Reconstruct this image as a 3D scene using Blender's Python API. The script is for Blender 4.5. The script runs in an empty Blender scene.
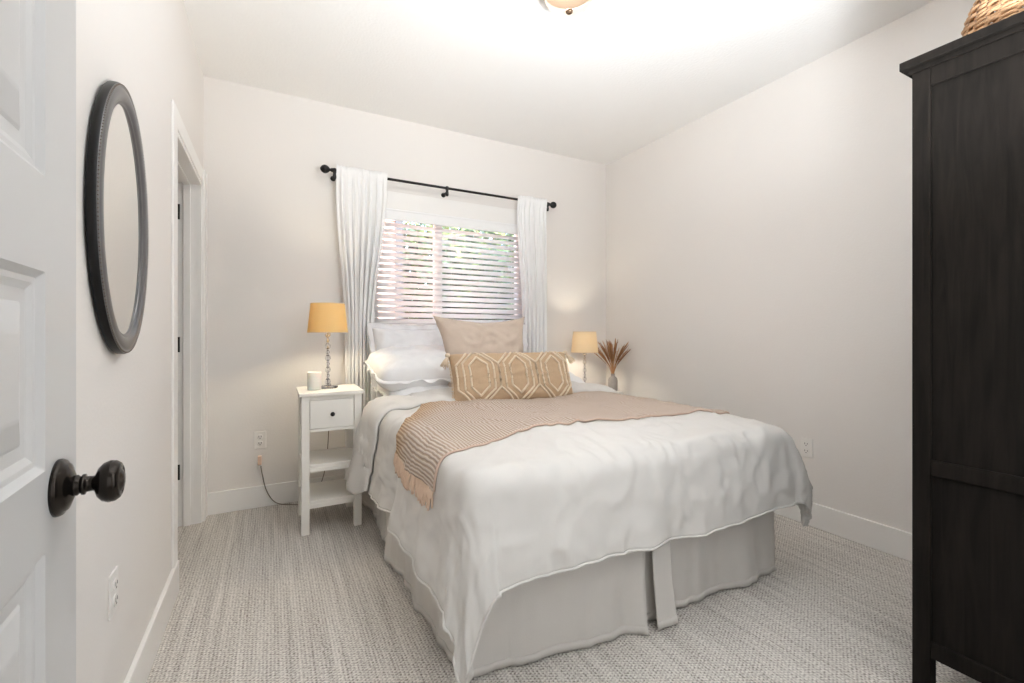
import bpy, bmesh, math, random
from mathutils import Vector, Matrix, noise
PI = math.pi
random.seed(7)
sc = bpy.context.scene
C = sc.collection

# ------------------------------------------------------------------ camera
F_PX, YAW, CY, HC = 452.0, math.radians(28.0), 333.0, 1.138
cam_d = bpy.data.cameras.new('camera'); cam = bpy.data.objects.new('camera', cam_d); C.objects.link(cam)
cam.location = (0, 0, HC); cam.rotation_euler = (PI/2, 0, -YAW)
cam_d.sensor_width = 36.0; cam_d.lens = F_PX/1024*36.0
cam_d.shift_y = -(341.5-CY)/1024
cam_d.clip_start = 0.02
sc.camera = cam
# ------------------------------------------------------------------ world, sun, exposure
w = bpy.data.worlds.new('sky'); sc.world = w; w.use_nodes = True
wn = w.node_tree; wn.nodes.clear()
sky = wn.nodes.new('ShaderNodeTexSky'); sky.sky_type = 'NISHITA'; sky.sun_disc = False
sky.sun_elevation = math.radians(50); sky.sun_rotation = math.radians(160)
bg = wn.nodes.new('ShaderNodeBackground'); bg.inputs['Strength'].default_value = 2.6
wo = wn.nodes.new('ShaderNodeOutputWorld')
wn.links.new(sky.outputs[0], bg.inputs[0]); wn.links.new(bg.outputs[0], wo.inputs[0])
def light(name, typ, loc, energy, color, size=None, rot=(0,0,0), parent=None):
    d = bpy.data.lights.new(name, typ); d.energy = energy; d.color = color
    if typ == 'AREA': d.shape = 'RECTANGLE'; d.size, d.size_y = size
    elif typ == 'POINT': d.shadow_soft_size = size
    elif typ == 'SUN': d.angle = 0.02
    o = bpy.data.objects.new(name, d); C.objects.link(o); o.location = loc; o.rotation_euler = rot
    if parent: o.parent = parent
    return o
light('sunlight', 'SUN', (0,-5,12), 9.0, (1,.99,.97), rot=(math.radians(38),0,math.radians(-25)))
light('hall_fill', 'AREA', (0.25,-1.35,1.5), 11, (.90,.96,1), (2.2,1.8), rot=(math.radians(90),0,0))  # added fill light behind the camera, standing in for daylight from the hall
_b = light('bounce_fill', 'SPOT', (1.02,.18,1.2), 245, (.90,.955,1))  # added unseen spot, aimed up so the ceiling brightens the room
_b.data.spot_size = math.radians(128); _b.data.spot_blend = 1.0; _b.data.shadow_soft_size = .12
_b.rotation_euler = (Vector((1.02,.78,2.74))-Vector((1.02,.18,1.2))).to_track_quat('-Z', 'Y').to_euler()
light('doorway_fill', 'AREA', (1.15,.075,1.45), 6.5, (.92,.965,1), (1.0,1.7), rot=(math.radians(90),0,0))  # added soft fill beside the doorway, out of frame; no fixture there
vs = sc.view_settings
vs.view_transform = 'Standard'; vs.look = 'None'; vs.gamma = 1.0; vs.exposure = 0.40; vs.use_curve_mapping = False
sc.cycles.use_denoising = True
sc.cycles.max_bounces = 14; sc.cycles.diffuse_bounces = 9; sc.cycles.transparent_max_bounces = 24
sc.cycles.sample_clamp_indirect = 6.0
sc.cycles.caustics_reflective = False; sc.cycles.caustics_refractive = False

# ------------------------------------------------------------------ materials
def S(c):  # srgb 0-255 -> linear
    return tuple((x/255/12.92 if x/255 <= .04045 else ((x/255+.055)/1.055)**2.4) for x in c) + (1,)
def mat(name, col, rough=.6, metal=0.0, noise_amt=0.0, noise_scale=8.0, bump=0.0, bump_scale=200.0, spec=.5, **kw):
    m = bpy.data.materials.new(name); m.use_nodes = True; nt = m.node_tree
    b = nt.nodes['Principled BSDF']
    b.inputs['Base Color'].default_value = S(col); b.inputs['Roughness'].default_value = rough
    b.inputs['Metallic'].default_value = metal; b.inputs['Specular IOR Level'].default_value = spec
    tc = nt.nodes.new('ShaderNodeTexCoord')
    n = nt.nodes.new('ShaderNodeTexNoise'); n.inputs['Scale'].default_value = noise_scale; n.inputs['Detail'].default_value = 4
    nt.links.new(tc.outputs['Object'], n.inputs['Vector'])
    mx = nt.nodes.new('ShaderNodeMix'); mx.data_type = 'RGBA'
    c = S(col); k = noise_amt
    mx.inputs[6].default_value = tuple(x*(1-k) for x in c[:3])+(1,)
    mx.inputs[7].default_value = tuple(min(1, x*(1+k)) for x in c[:3])+(1,)
    nt.links.new(n.outputs['Fac'], mx.inputs[0]); nt.links.new(mx.outputs[2], b.inputs['Base Color'])
    if bump:
        n2 = nt.nodes.new('ShaderNodeTexNoise'); n2.inputs['Scale'].default_value = bump_scale; n2.inputs['Detail'].default_value = 3
        nt.links.new(tc.outputs['Object'], n2.inputs['Vector'])
        bp = nt.nodes.new('ShaderNodeBump'); bp.inputs['Strength'].default_value = bump; bp.inputs['Distance'].default_value = .002
        nt.links.new(n2.outputs['Fac'], bp.inputs['Height']); nt.links.new(bp.outputs[0], b.inputs['Normal'])
    for k_, v in kw.items(): b.inputs[k_.replace('_', ' ')].default_value = v
    return m
M = {}
M['wall'] = mat('warm_white_wall_paint', (230,226,222), .75, bump=.35, bump_scale=90, noise_amt=.01, noise_scale=2)
M['ceiling'] = mat('textured_white_ceiling', (240,239,237), .85, bump=.9, bump_scale=70, noise_amt=.01)
M['trim'] = mat('white_trim_paint', (238,236,233), .4, noise_amt=.01)
M['door'] = mat('white_door_paint', (200,200,200), .32, noise_amt=.01)
M['white_wood'] = mat('white_lacquered_wood', (232,229,223), .4, noise_amt=.015, noise_scale=20)
M['knob_dark'] = mat('oil_rubbed_bronze', (50,45,41), .2, metal=.85, noise_amt=.3, noise_scale=30)
M['black_metal'] = mat('matte_black_metal', (22,20,20), .4, metal=.3)
M['plastic'] = mat('white_outlet_plastic', (233,230,226), .35)
M['slot'] = mat('outlet_slot_shadow', (104,99,95), .6)
M['cord'] = mat('grey_cord_rubber', (124,115,103), .5)
M['tag'] = mat('peach_plastic_plug', (232,200,178), .5)
M['duvet'] = mat('white_washed_linen', (210,207,203), .9, bump=.3, bump_scale=350, noise_amt=.02, noise_scale=5, spec=.2)
M['sheet'] = mat('white_cotton_sheet', (228,228,229), .9, bump=.2, bump_scale=300, noise_amt=.01, spec=.2)
M['skirt'] = mat('off_white_linen_skirt', (206,202,197), .92, bump=.35, bump_scale=300, noise_amt=.03, noise_scale=12, spec=.2)
M['sham'] = mat('pale_grey_white_sham', (226,226,229), .9, bump=.3, bump_scale=300, noise_amt=.02, spec=.2)
M['tan_linen'] = mat('tan_linen', (198,182,168), .92, bump=.5, bump_scale=320, noise_amt=.05, noise_scale=40, spec=.15)
M['gold_linen'] = mat('golden_tan_woven_cotton', (186,160,132), .92, bump=.7, bump_scale=260, noise_amt=.1, noise_scale=90, spec=.15)
M['cream_yarn'] = mat('cream_tufted_yarn', (222,205,182), .95, bump=.8, bump_scale=400, noise_amt=.05, noise_scale=80, spec=.1)
M['fringe'] = mat('peach_cotton_fringe', (217,190,168), .95, bump=.5, noise_amt=.08, noise_scale=60, spec=.1)
M['binding'] = mat('taupe_blanket_binding', (196,172,156), .95, spec=.1)
M['frame'] = mat('dark_pewter_frame', (112,111,112), .3, metal=.65, noise_amt=.1, noise_scale=14)
M['frame_edge'] = mat('near_black_frame_edge', (18,17,17), .35, metal=.4)
M['bead'] = mat('aged_silver_bead', (120,112,104), .35, metal=.8)
M['mirror'] = mat('mirror_silver', (238,238,236), .015, metal=1.0)
M['chrome'] = mat('polished_chrome', (225,225,228), .08, metal=1.0)
M['wax'] = mat('cream_candle_wax', (245,240,232), .5, Subsurface_Weight=.2)
M['ceramic'] = mat('speckled_grey_ceramic', (150,142,138), .7, noise_amt=.15, noise_scale=60, bump=.3)
M['pampas'] = mat('dried_rust_grass', (188,142,98), .9, noise_amt=.3, noise_scale=50)
M['pampas2'] = mat('dried_brown_leaf', (150,108,74), .9, noise_amt=.3, noise_scale=50)
M['wicker'] = mat('honey_wicker', (190,150,112), .65, noise_amt=.35, noise_scale=45, bump=.6, bump_scale=120)
M['wicker_dark'] = mat('brown_wicker_stake', (110,80,58), .7, noise_amt=.3, noise_scale=45)
M['bronze'] = mat('brushed_bronze', (120,98,78), .35, metal=.8)
M['slat'] = mat('white_faux_wood_slat', (244,244,243), .45)
M['vinyl'] = mat('white_vinyl_frame', (242,242,242), .4)
M['bark'] = mat('brown_bark', (82,64,50), .9, noise_amt=.3, bump=1, bump_scale=30)
M['soil'] = mat('pale_gravel', (196,190,180), .95, noise_amt=.3, noise_scale=6)
M['roof'] = mat('charcoal_shingle', (66,62,60), .9, noise_amt=.2, noise_scale=20)
M['hinge'] = mat('black_hinge_metal', (26,24,23), .4, metal=.5)

def wood_black():
    m = mat('black_brown_stained_pine', (42,39,37), .62, spec=.05, IOR=1.46); nt = m.node_tree; b = nt.nodes['Principled BSDF']
    tc = nt.nodes.new('ShaderNodeTexCoord'); mp = nt.nodes.new('ShaderNodeMapping'); mp.inputs['Scale'].default_value = (14,14,1.1)
    n = nt.nodes.new('ShaderNodeTexNoise'); n.inputs['Scale'].default_value = 3; n.inputs['Detail'].default_value = 6; n.inputs['Distortion'].default_value = 1.5
    r = nt.nodes.new('ShaderNodeValToRGB'); r.color_ramp.elements[0].position = .3; r.color_ramp.elements[1].position = .75
    r.color_ramp.elements[0].color = S((22,20,18)); r.color_ramp.elements[1].color = S((35,31,28))
    nt.links.new(tc.outputs['Object'], mp.inputs[0]); nt.links.new(mp.outputs[0], n.inputs[0]); nt.links.new(n.outputs[0], r.inputs[0])
    nt.links.new(r.outputs[0], b.inputs['Base Color'])
    bp = nt.nodes.new('ShaderNodeBump'); bp.inputs['Strength'].default_value = .15; bp.inputs['Distance'].default_value = .002
    nt.links.new(n.outputs[0], bp.inputs['Height']); nt.links.new(bp.outputs[0], b.inputs['Normal'])
    return m
M['wood_black'] = wood_black()

def carpet():
    m = mat('woven_greige_loop_carpet', (176,171,166), .95, spec=.1); nt = m.node_tree; b = nt.nodes['Principled BSDF']; N = nt.nodes.new; L = nt.links.new
    tc = N('ShaderNodeTexCoord')
    sep = N('ShaderNodeSeparateXYZ'); L(tc.outputs['Object'], sep.inputs[0])
    def math_(op, a, b_=None):
        n = N('ShaderNodeMath'); n.operation = op
        for i, x in enumerate((a, b_)):
            if x is None: continue
            if isinstance(x, (int, float)): n.inputs[i].default_value = x
            else: L(x, n.inputs[i])
        return n.outputs[0]
    sx = math_('SINE', math_('MULTIPLY', sep.outputs['X'], 2*PI/.012))       # rows running to the window
    # loops along each row, shifted by half in every other row
    row = math_('MULTIPLY', math_('FLOOR', math_('DIVIDE', sep.outputs['X'], .012)), PI)
    sy = math_('SINE', math_('ADD', math_('MULTIPLY', sep.outputs['Y'], 2*PI/.0125), row))
    n1 = N('ShaderNodeTexNoise'); n1.inputs['Scale'].default_value = 120; n1.inputs['Detail'].default_value = 2; L(tc.outputs['Object'], n1.inputs[0])
    mp = N('ShaderNodeMapping'); mp.inputs['Scale'].default_value = (26, 1.2, 1); L(tc.outputs['Object'], mp.inputs[0])
    n2 = N('ShaderNodeTexNoise'); n2.inputs['Scale'].default_value = 1.6; n2.inputs['Detail'].default_value = 3; L(mp.outputs[0], n2.inputs[0])
    h = math_('ADD', math_('MULTIPLY', sx, .17), math_('MULTIPLY', sy, .27))
    h = math_('ADD', h, math_('MULTIPLY', math_('SUBTRACT', n1.outputs[0], .5), 2.4))
    h = math_('ADD', h, math_('MULTIPLY', math_('SUBTRACT', n2.outputs[0], .5), 1.1))
    f = math_('ADD', math_('MULTIPLY', h, .5), .5)
    r = N('ShaderNodeValToRGB'); e = r.color_ramp.elements
    e[0].position = .12; e[0].color = S((126,120,114)); e[1].position = .8; e[1].color = S((228,223,217))
    x = e.new(.42); x.color = S((190,185,179))
    L(f, r.inputs[0]); L(r.outputs[0], b.inputs['Base Color'])
    bp = N('ShaderNodeBump'); bp.inputs['Strength'].default_value = .8; bp.inputs['Distance'].default_value = .004
    L(f, bp.inputs['Height']); L(bp.outputs[0], b.inputs['Normal'])
    return m
M['carpet'] = carpet()

def throw_mat():
    m = mat('ribbed_taupe_cotton', (205,184,170), .95, spec=.1); nt = m.node_tree; b = nt.nodes['Principled BSDF']; N = nt.nodes.new; L = nt.links.new
    uv = N('ShaderNodeUVMap'); uv.uv_map = 'cloth'
    wv = N('ShaderNodeTexWave'); wv.wave_type = 'BANDS'; wv.bands_direction = 'X'; wv.inputs['Scale'].default_value = 2*PI/20/.014*1.0
    wv.inputs['Distortion'].default_value = .25; wv.inputs['Detail'].default_value = 1
    L(uv.outputs[0], wv.inputs[0])
    r = N('ShaderNodeValToRGB'); r.color_ramp.elements[0].position = .25; r.color_ramp.elements[1].position = .7
    r.color_ramp.elements[0].color = S((170,152,137)); r.color_ramp.elements[1].color = S((204,190,178))
    L(wv.outputs['Fac'], r.inputs[0])
    # golden bands woven in near both long edges
    sep = N('ShaderNodeSeparateXYZ'); L(uv.outputs[0], sep.inputs[0])
    r2 = N('ShaderNodeValToRGB'); e = r2.color_ramp.elements
    e[0].position = 0; e[0].color = (1,1,1,1); e[1].position = .34; e[1].color = (0,0,0,1)
    L(sep.outputs['Y'], r2.inputs[0])
    mx = N('ShaderNodeMix'); mx.data_type = 'RGBA'; mx.blend_type = 'MULTIPLY'
    L(r2.outputs[0], mx.inputs[0]); L(r.outputs[0], mx.inputs[6]); mx.inputs[7].default_value = S((246,226,198))
    L(mx.outputs[2], b.inputs['Base Color'])
    bp = N('ShaderNodeBump'); bp.inputs['Strength'].default_value = .7; bp.inputs['Distance'].default_value = .004
    L(wv.outputs['Fac'], bp.inputs['Height']); L(bp.outputs[0], b.inputs['Normal'])
    return m
M['throw'] = throw_mat()

def glass_pane():
    m = bpy.data.materials.new('clear_window_glass'); m.use_nodes = True; nt = m.node_tree; nt.nodes.clear(); N = nt.nodes.new; L = nt.links.new
    o = N('ShaderNodeOutputMaterial'); t = N('ShaderNodeBsdfTransparent'); g = N('ShaderNodeBsdfGlossy'); g.inputs['Roughness'].default_value = .02
    t.inputs[0].default_value = (.97,.98,.98,1)
    f = N('ShaderNodeFresnel'); f.inputs[0].default_value = 1.35; mx = N('ShaderNodeMixShader')
    L(f.outputs[0], mx.inputs[0]); L(t.outputs[0], mx.inputs[1]); L(g.outputs[0], mx.inputs[2]); L(mx.outputs[0], o.inputs[0]); return m
M['pane'] = glass_pane()
def sheer(name, col, transp, transl=.5):
    m = bpy.data.materials.new(name); m.use_nodes = True; nt = m.node_tree; nt.nodes.clear(); N = nt.nodes.new; L = nt.links.new
    o = N('ShaderNodeOutputMaterial'); d = N('ShaderNodeBsdfDiffuse'); d.inputs[0].default_value = S(col)
    tl = N('ShaderNodeBsdfTranslucent'); tl.inputs[0].default_value = S(col); tr = N('ShaderNodeBsdfTransparent')
    m1 = N('ShaderNodeMixShader'); m1.inputs[0].default_value = transl; m2 = N('ShaderNodeMixShader'); m2.inputs[0].default_value = transp
    L(d.outputs[0], m1.inputs[1]); L(tl.outputs[0], m1.inputs[2]); L(m1.outputs[0], m2.inputs[1]); L(tr.outputs[0], m2.inputs[2]); L(m2.outputs[0], o.inputs[0])
    return m
M['sheer'] = sheer('sheer_white_voile', (254,254,254), .08, .18)
M['slat'] = sheer('white_faux_wood_slat', (254,254,254), 0.0, .48)
M['shade'] = sheer('cream_lamp_shade_linen', (236,214,160), .0, .36)
M['shade_b'] = sheer('ivory_lamp_shade_linen', (242,230,204), .0, .40)
def crystal():
    m = mat('clear_crystal', (250,250,250), .02); b = m.node_tree.nodes['Principled BSDF']
    b.inputs['Transmission Weight'].default_value = 1; b.inputs['IOR'].default_value = 1.5
    return m
M['crystal'] = crystal()
def emis(name, col, strength):
    m = mat(name, col, .5); b = m.node_tree.nodes['Principled BSDF']
    b.inputs['Emission Color'].default_value = S(col); b.inputs['Emission Strength'].default_value = strength; return m
def dome():
    m = emis('lit_frosted_glass', (255,222,190), .8); nt = m.node_tree; b = nt.nodes['Principled BSDF']
    for l_ in list(b.inputs['Base Color'].links): nt.links.remove(l_)
    b.inputs['Base Color'].default_value = (.03,.026,.022,1)
    t_ = nt.nodes.new('ShaderNodeBsdfTransparent'); mx = nt.nodes.new('ShaderNodeMixShader'); mx.inputs[0].default_value = .4
    nt.links.new(b.outputs[0], mx.inputs[1]); nt.links.new(t_.outputs[0], mx.inputs[2]); nt.links.new(mx.outputs[0], nt.nodes['Material Output'].inputs[0]); return m
M['dome'] = dome()
M['bulb'] = emis('lit_warm_bulb', (255,205,140), 4.0)
def siding():
    m = mat('terracotta_lap_siding', (192,148,128), .85); nt = m.node_tree; b = nt.nodes['Principled BSDF']
    return m
M['siding'] = siding()
def leaf(name, col, col2):
    m = mat(name, col, .6); nt = m.node_tree; b = nt.nodes['Principled BSDF']
    oi = nt.nodes.new('ShaderNodeNewGeometry'); r = nt.nodes.new('ShaderNodeValToRGB')
    r.color_ramp.elements[0].color = S(col); r.color_ramp.elements[1].color = S(col2)
    nt.links.new(oi.outputs['Random Per Island'], r.inputs[0]); nt.links.new(r.outputs[0], b.inputs['Base Color'])
    return m
M['leaf'] = leaf('green_tree_leaves', (16,22,12), (128,142,76))
M['leaf2'] = leaf('dark_hedge_leaves', (10,15,10), (72,88,48))

# ------------------------------------------------------------------ mesh helpers
def obj(name, bm, m, parent=None, smooth=False, loc=None, bevel=0, sub=0, solid=None, kind=None):
    me = bpy.data.meshes.new(name); bmesh.ops.recalc_face_normals(bm, faces=bm.faces) if bm.faces else None
    bm.to_mesh(me); bm.free()
    o = bpy.data.objects.new(name, me); C.objects.link(o)
    ms = m if isinstance(m, (list, tuple)) else [m]
    for x in ms: me.materials.append(x)
    if smooth:
        for p in me.polygons: p.use_smooth = True
    if parent: o.parent = parent
    if loc: o.location = loc
    if bevel:
        b = o.modifiers.new('bevel', 'BEVEL'); b.width = bevel; b.segments = 2; b.limit_method = 'ANGLE'; b.angle_limit = math.radians(40)
    if solid:
        s = o.modifiers.new('solid', 'SOLIDIFY'); s.thickness = solid[0]; s.offset = solid[1]
    if sub:
        s = o.modifiers.new('sub', 'SUBSURF'); s.levels = sub; s.render_levels = sub
    if kind: o['kind'] = kind
    return o
def thing(name, label, cat, loc=(0,0,0), rotz=0, group=None):
    o = bpy.data.objects.new(name, None); C.objects.link(o); o.location = loc; o.rotation_euler = (0,0,rotz)
    o.empty_display_size = .1; tag(o, label, cat, group); return o
def tag(o, label, cat, group=None):
    o['label'] = label; o['category'] = cat
    if group: o['group'] = group
    return o
def box(bm, x0, x1, y0, y1, z0, z1, mi=0):
    v = [bm.verts.new(p) for p in ((x0,y0,z0),(x1,y0,z0),(x1,y1,z0),(x0,y1,z0),(x0,y0,z1),(x1,y0,z1),(x1,y1,z1),(x0,y1,z1))]
    for f in ((3,2,1,0),(4,5,6,7),(0,1,5,4),(1,2,6,5),(2,3,7,6),(3,0,4,7)):
        fc = bm.faces.new([v[i] for i in f]); fc.material_index = mi
def B(): return bmesh.new()
def bx(*a):
    bm = B(); box(bm, *a); return bm
def lathe(bm, prof, seg=32, center=(0,0,0), axis='Z', cap=True):
    rings = []
    for r, h in prof:
        ring = []
        for k in range(seg):
            a = 2*PI*k/seg; p = (r*math.cos(a), r*math.sin(a), h)
            if axis == 'X': p = (h, p[0], p[1])
            if axis == 'Y': p = (p[0], h, p[1])
            ring.append(bm.verts.new((p[0]+center[0], p[1]+center[1], p[2]+center[2])))
        rings.append(ring)
    for a, b in zip(rings, rings[1:]):
        for k in range(seg): bm.faces.new((a[k], a[(k+1)%seg], b[(k+1)%seg], b[k]))
    if cap:
        bm.faces.new(rings[0][::-1]); bm.faces.new(rings[-1])
    return bm
def tube(bm, pts, rad, seg=8, cap=True):
    pts = [Vector(p) for p in pts]; rings = []; up = Vector((0,0,1))
    for i, p in enumerate(pts):
        t = (pts[min(i+1, len(pts)-1)]-pts[max(i-1, 0)]).normalized()
        u = t.cross(up)
        if u.length < 1e-3: u = t.cross(Vector((1,0,0)))
        u.normalize(); v = t.cross(u).normalized()
        r = rad(i/(len(pts)-1)) if callable(rad) else rad
        rings.append([bm.verts.new(p+u*r*math.cos(2*PI*k/seg)+v*r*math.sin(2*PI*k/seg)) for k in range(seg)])
    for a, b in zip(rings, rings[1:]):
        for k in range(seg): bm.faces.new((a[k], a[(k+1)%seg], b[(k+1)%seg], b[k]))
    if cap: bm.faces.new(rings[0][::-1]); bm.faces.new(rings[-1])
def spline(pts, n=8):
    P = [Vector(p) for p in pts]; out = []
    for i in range(len(P)-1):
        p0, p1, p2, p3 = P[max(i-1,0)], P[i], P[i+1], P[min(i+2,len(P)-1)]
        for k in range(n):
            t = k/n
            out.append(.5*((2*p1)+(p2-p0)*t+(2*p0-5*p1+4*p2-p3)*t*t+(3*p1-p0-3*p2+p3)*t**3))
    out.append(P[-1]); return out
def grid(bm, nu, nv, fn, uvfn=None, mi=0):
    vs_ = [[bm.verts.new(fn(i/nu, j/nv)) for j in range(nv+1)] for i in range(nu+1)]
    uvl = bm.loops.layers.uv.verify() if uvfn else None
    if uvl: uvl.name if False else None
    for i in range(nu):
        for j in range(nv):
            f = bm.faces.new((vs_[i][j], vs_[i+1][j], vs_[i+1][j+1], vs_[i][j+1])); f.material_index = mi
            if uvl:
                for lp, (a, b) in zip(f.loops, ((i,j),(i+1,j),(i+1,j+1),(i,j+1))): lp[uvl].uv = uvfn(a/nu, b/nv)
    return vs_
def nz(x, y, z=0, s=1.0): return noise.noise(Vector((x*s, y*s, z)))
def sstep(a, b, x):
    t = min(1, max(0, (x-a)/(b-a))) if a != b else float(x > a); return t*t*(3-2*t)

# ------------------------------------------------------------------ room shell
XL, XR, YB, YF, H = -.375, 2.82, 3.39, .05, 2.74
DO0, DO1, DZ = 2.45, 3.28, 2.04      # side doorway in the left wall
WX0, WX1, WZ0, WZ1 = .66, 1.95, 1.20, 2.06   # window opening
HX0, HX1 = -.205, .64                 # entrance doorway in the front wall
T = .115
obj('floor', bx(XL-1.0, XR+.1, -1.6, YB+.1, -.1, 0), M['carpet'], kind='structure')
obj('ceiling', bx(XL-1.0, XR+.1, -1.6, YB+.1, H, H+.1), M['ceiling'], kind='structure')
bm = B(); box(bm, XL-T, XL, YF-T, DO0, 0, H); box(bm, XL-T, XL, DO1, YB+.15, 0, H); box(bm, XL-T, XL, DO0, DO1, DZ, H)
obj('wall_left', bm, M['wall'], kind='structure')
obj('wall_right', bx(XR, XR+.15, YF-T, YB+.15, 0, H), M['wall'], kind='structure')
bm = B(); box(bm, XL, WX0, YB, YB+.15, 0, H); box(bm, WX1, XR, YB, YB+.15, 0, H); box(bm, WX0, WX1, YB, YB+.15, 0, WZ0); box(bm, WX0, WX1, YB, YB+.15, WZ1, H)
obj('wall_back', bm, M['wall'], kind='structure')
bm = B(); box(bm, XL, HX0, YF-T, YF, 0, H); box(bm, HX1, XR, YF-T, YF, 0, H); box(bm, HX0, HX1, YF-T, YF, 2.06, H)
obj('wall_front', bm, M['wall'], kind='structure')
# hall behind the camera and side closet, plain shells
bm = B(); box(bm, -1.35, -1.25, -1.6, YF-T, 0, H); box(bm, 1.6, 1.7, -1.6, YF-T, 0, H); box(bm, -1.35, 1.7, -1.7, -1.6, 0, H); box(bm, -1.35, XL-T, YF-T-.02, YF-T+.08, 0, H)
obj('wall_hall', bm, M['wall'], kind='structure')
bm = B(); box(bm, -1.45, -1.35, 2.0, YB+.15, 0, H); box(bm, -1.35, XL-T, 1.9, 2.0, 0, H); box(bm, -1.35, XL-T, YB+.05, YB+.15, 0, H)
obj('wall_closet', bm, M['wall'], kind='structure')
# baseboards with an eased top edge
def baseboard(name, pts_box):
    bm = B()
    for b_ in pts_box: box(bm, *b_)
    obj(name, bm, M['trim'], bevel=.004, kind='structure')
BH, BT = .14, .016
baseboard('baseboard_left', [(XL, XL+BT, YF, DO0, 0, BH)])
baseboard('baseboard_back', [(XL+.02, XR-BT, YB-BT, YB, 0, BH)])
baseboard('baseboard_right', [(XR-BT, XR, YF, YB, 0, BH)])
baseboard('baseboard_front', [(HX1+.09, XR-BT, YF, YF+BT, 0, BH)])
# casing round the side doorway: stepped flat stock, plus jamb and stop
bm = B()
box(bm, XL, XL+.010, DO0-.09, DO0, BH, DZ+.085); box(bm, XL, XL+.018, DO1, DO1+.09, 0, DZ+.085)
box(bm, XL, XL+.010, DO0, DO1, DZ, DZ+.085)
box(bm, XL+.018, XL+.024, DO1+.07, DO1+.09, 0, DZ+.085)
obj('trim_1', bm, M['trim'], bevel=.003, kind='structure')
bm = B()
box(bm, XL-T-.005, XL+.004, DO0-.001, DO0+.018, 0, DZ); box(bm, XL-T-.005, XL+.004, DO1-.018, DO1+.001, 0, DZ); box(bm, XL-T-.005, XL+.004, DO0, DO1, DZ-.018, DZ+.001)
box(bm, XL-.085, XL-.05, DO0+.018, DO0+.03, 0, DZ-.018); box(bm, XL-.085, XL-.05, DO1-.03, DO1-.018, 0, DZ-.018); box(bm, XL-.085, XL-.05, DO0+.018, DO1-.018, DZ-.03, DZ-.018)
jamb = obj('trim_2', bm, M['trim'], bevel=.002, kind='structure')
for z in (.32, 1.07, 1.85):
    bm = B(); box(bm, XL-T-.004, XL-T+.014, DO1-.0215, DO1-.0185, z-.045, z+.045)
    lathe(bm, [(.006,z-.047),(.006,z+.047)], 10, (XL-T-.009, DO1-.024, 0)); obj('hinge', bm, M['hinge'], jamb)
# entrance doorway lining and casing on the room side
bm = B()
for x0, x1 in ((HX0-.085,HX0),(HX1,HX1+.085)): box(bm, x0, x1, YF, YF+.018, 0, 2.14)
box(bm, HX0, HX1, YF, YF+.018, 2.06, 2.14)
obj('trim_3', bm, M['trim'], bevel=.003, kind='structure')

# ------------------------------------------------------------------ window with blind
win = thing('window_1', 'white vinyl window', 'window'); del win['label'], win['category']; win['kind'] = 'structure'
YW = YB+.10
bm = B()
box(bm, WX0, WX0+.045, YW-.02, YW+.05, WZ0, WZ1); box(bm, WX1-.045, WX1, YW-.02, YW+.05, WZ0, WZ1)
box(bm, WX0+.045, WX1-.045, YW-.02, YW+.05, WZ0, WZ0+.045); box(bm, WX0+.045, WX1-.045, YW-.02, YW+.05, WZ1-.045, WZ1)
box(bm, 1.15, 1.21, YW-.025, YW+.04, WZ0+.045, WZ1-.045)
f = obj('window_frame', bm, M['vinyl'], win, bevel=.003)
f['kind'] = 'structure'
p = obj('glass_pane', bx(WX0+.045, 1.145, YW+.012, YW+.016, WZ0+.045, WZ1-.045), M['pane'], win); p['kind'] = 'structure'
p = obj('glass_pane', bx(1.215, WX1-.045, YW+.012, YW+.016, WZ0+.045, WZ1-.045), M['pane'], win); p['kind'] = 'structure'
bm = B(); box(bm, WX0-.09, WX1+.09, YB-.045, YB+.07, WZ0-.025, WZ0); box(bm, WX0-.06, WX1+.06, YB-.016, YB, WZ0-.10, WZ0-.025)
s = obj('window_sill', bm, M['trim'], win, bevel=.003); s['kind'] = 'structure'
bm = B(); box(bm, WX0-.10, WX1+.10, YB-.02, YB, WZ1+.0, WZ1+.125); box(bm, WX0-.10, WX0, YB-.02, YB, WZ0, WZ1); box(bm, WX1, WX1+.10, YB-.02, YB, WZ0, WZ1)
s = obj('window_casing', bm, M['trim'], win, bevel=.003); s['kind'] = 'structure'

bl = thing('window_blind', 'white slatted horizontal blind filling the window above the bed', 'blind', (WX0, YB, WZ1))
bm = B()
box(bm, .005, WX1-WX0-.005, -.024, -.010, -.085, -.002); box(bm, .005, WX1-WX0-.005, -.030, -.024, -.016, -.002)
box(bm, .005, WX1-WX0-.005, -.029, -.024, -.085, -.074)
obj('valance', bm, M['vinyl'], bl, bevel=.002)
bm = B(); ang = math.radians(47); y0 = .038
zs = [-.108-.0452*k for k in range(17)]
for z in zs:
    def slat(u, v):
        s_ = (v-.5)*.05; c_ = .0022*(1-(2*v-1)**2)
        return (.008+u*(WX1-WX0-.016), y0+s_*math.cos(ang)-c_*math.sin(ang), z+s_*math.sin(ang)+c_*math.cos(ang))
    grid(bm, 2, 5, slat)
obj('slats', bm, M['slat'], bl, smooth=True, solid=(.0025, 0))
obj('bottom_rail', bx(.008, WX1-WX0-.008, y0-.024, y0+.024, zs[-1]-.042, zs[-1]-.026), M['vinyl'], bl, bevel=.003)
for x in (.12, .62, 1.17):
    bm = B()
    for yy in (y0-.021, y0+.021): tube(bm, [(x, yy, -.08), (x, yy, zs[-1]-.03)], .0011, 5)
    obj('ladder_cord', bm, M['vinyl'], bl)

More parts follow.
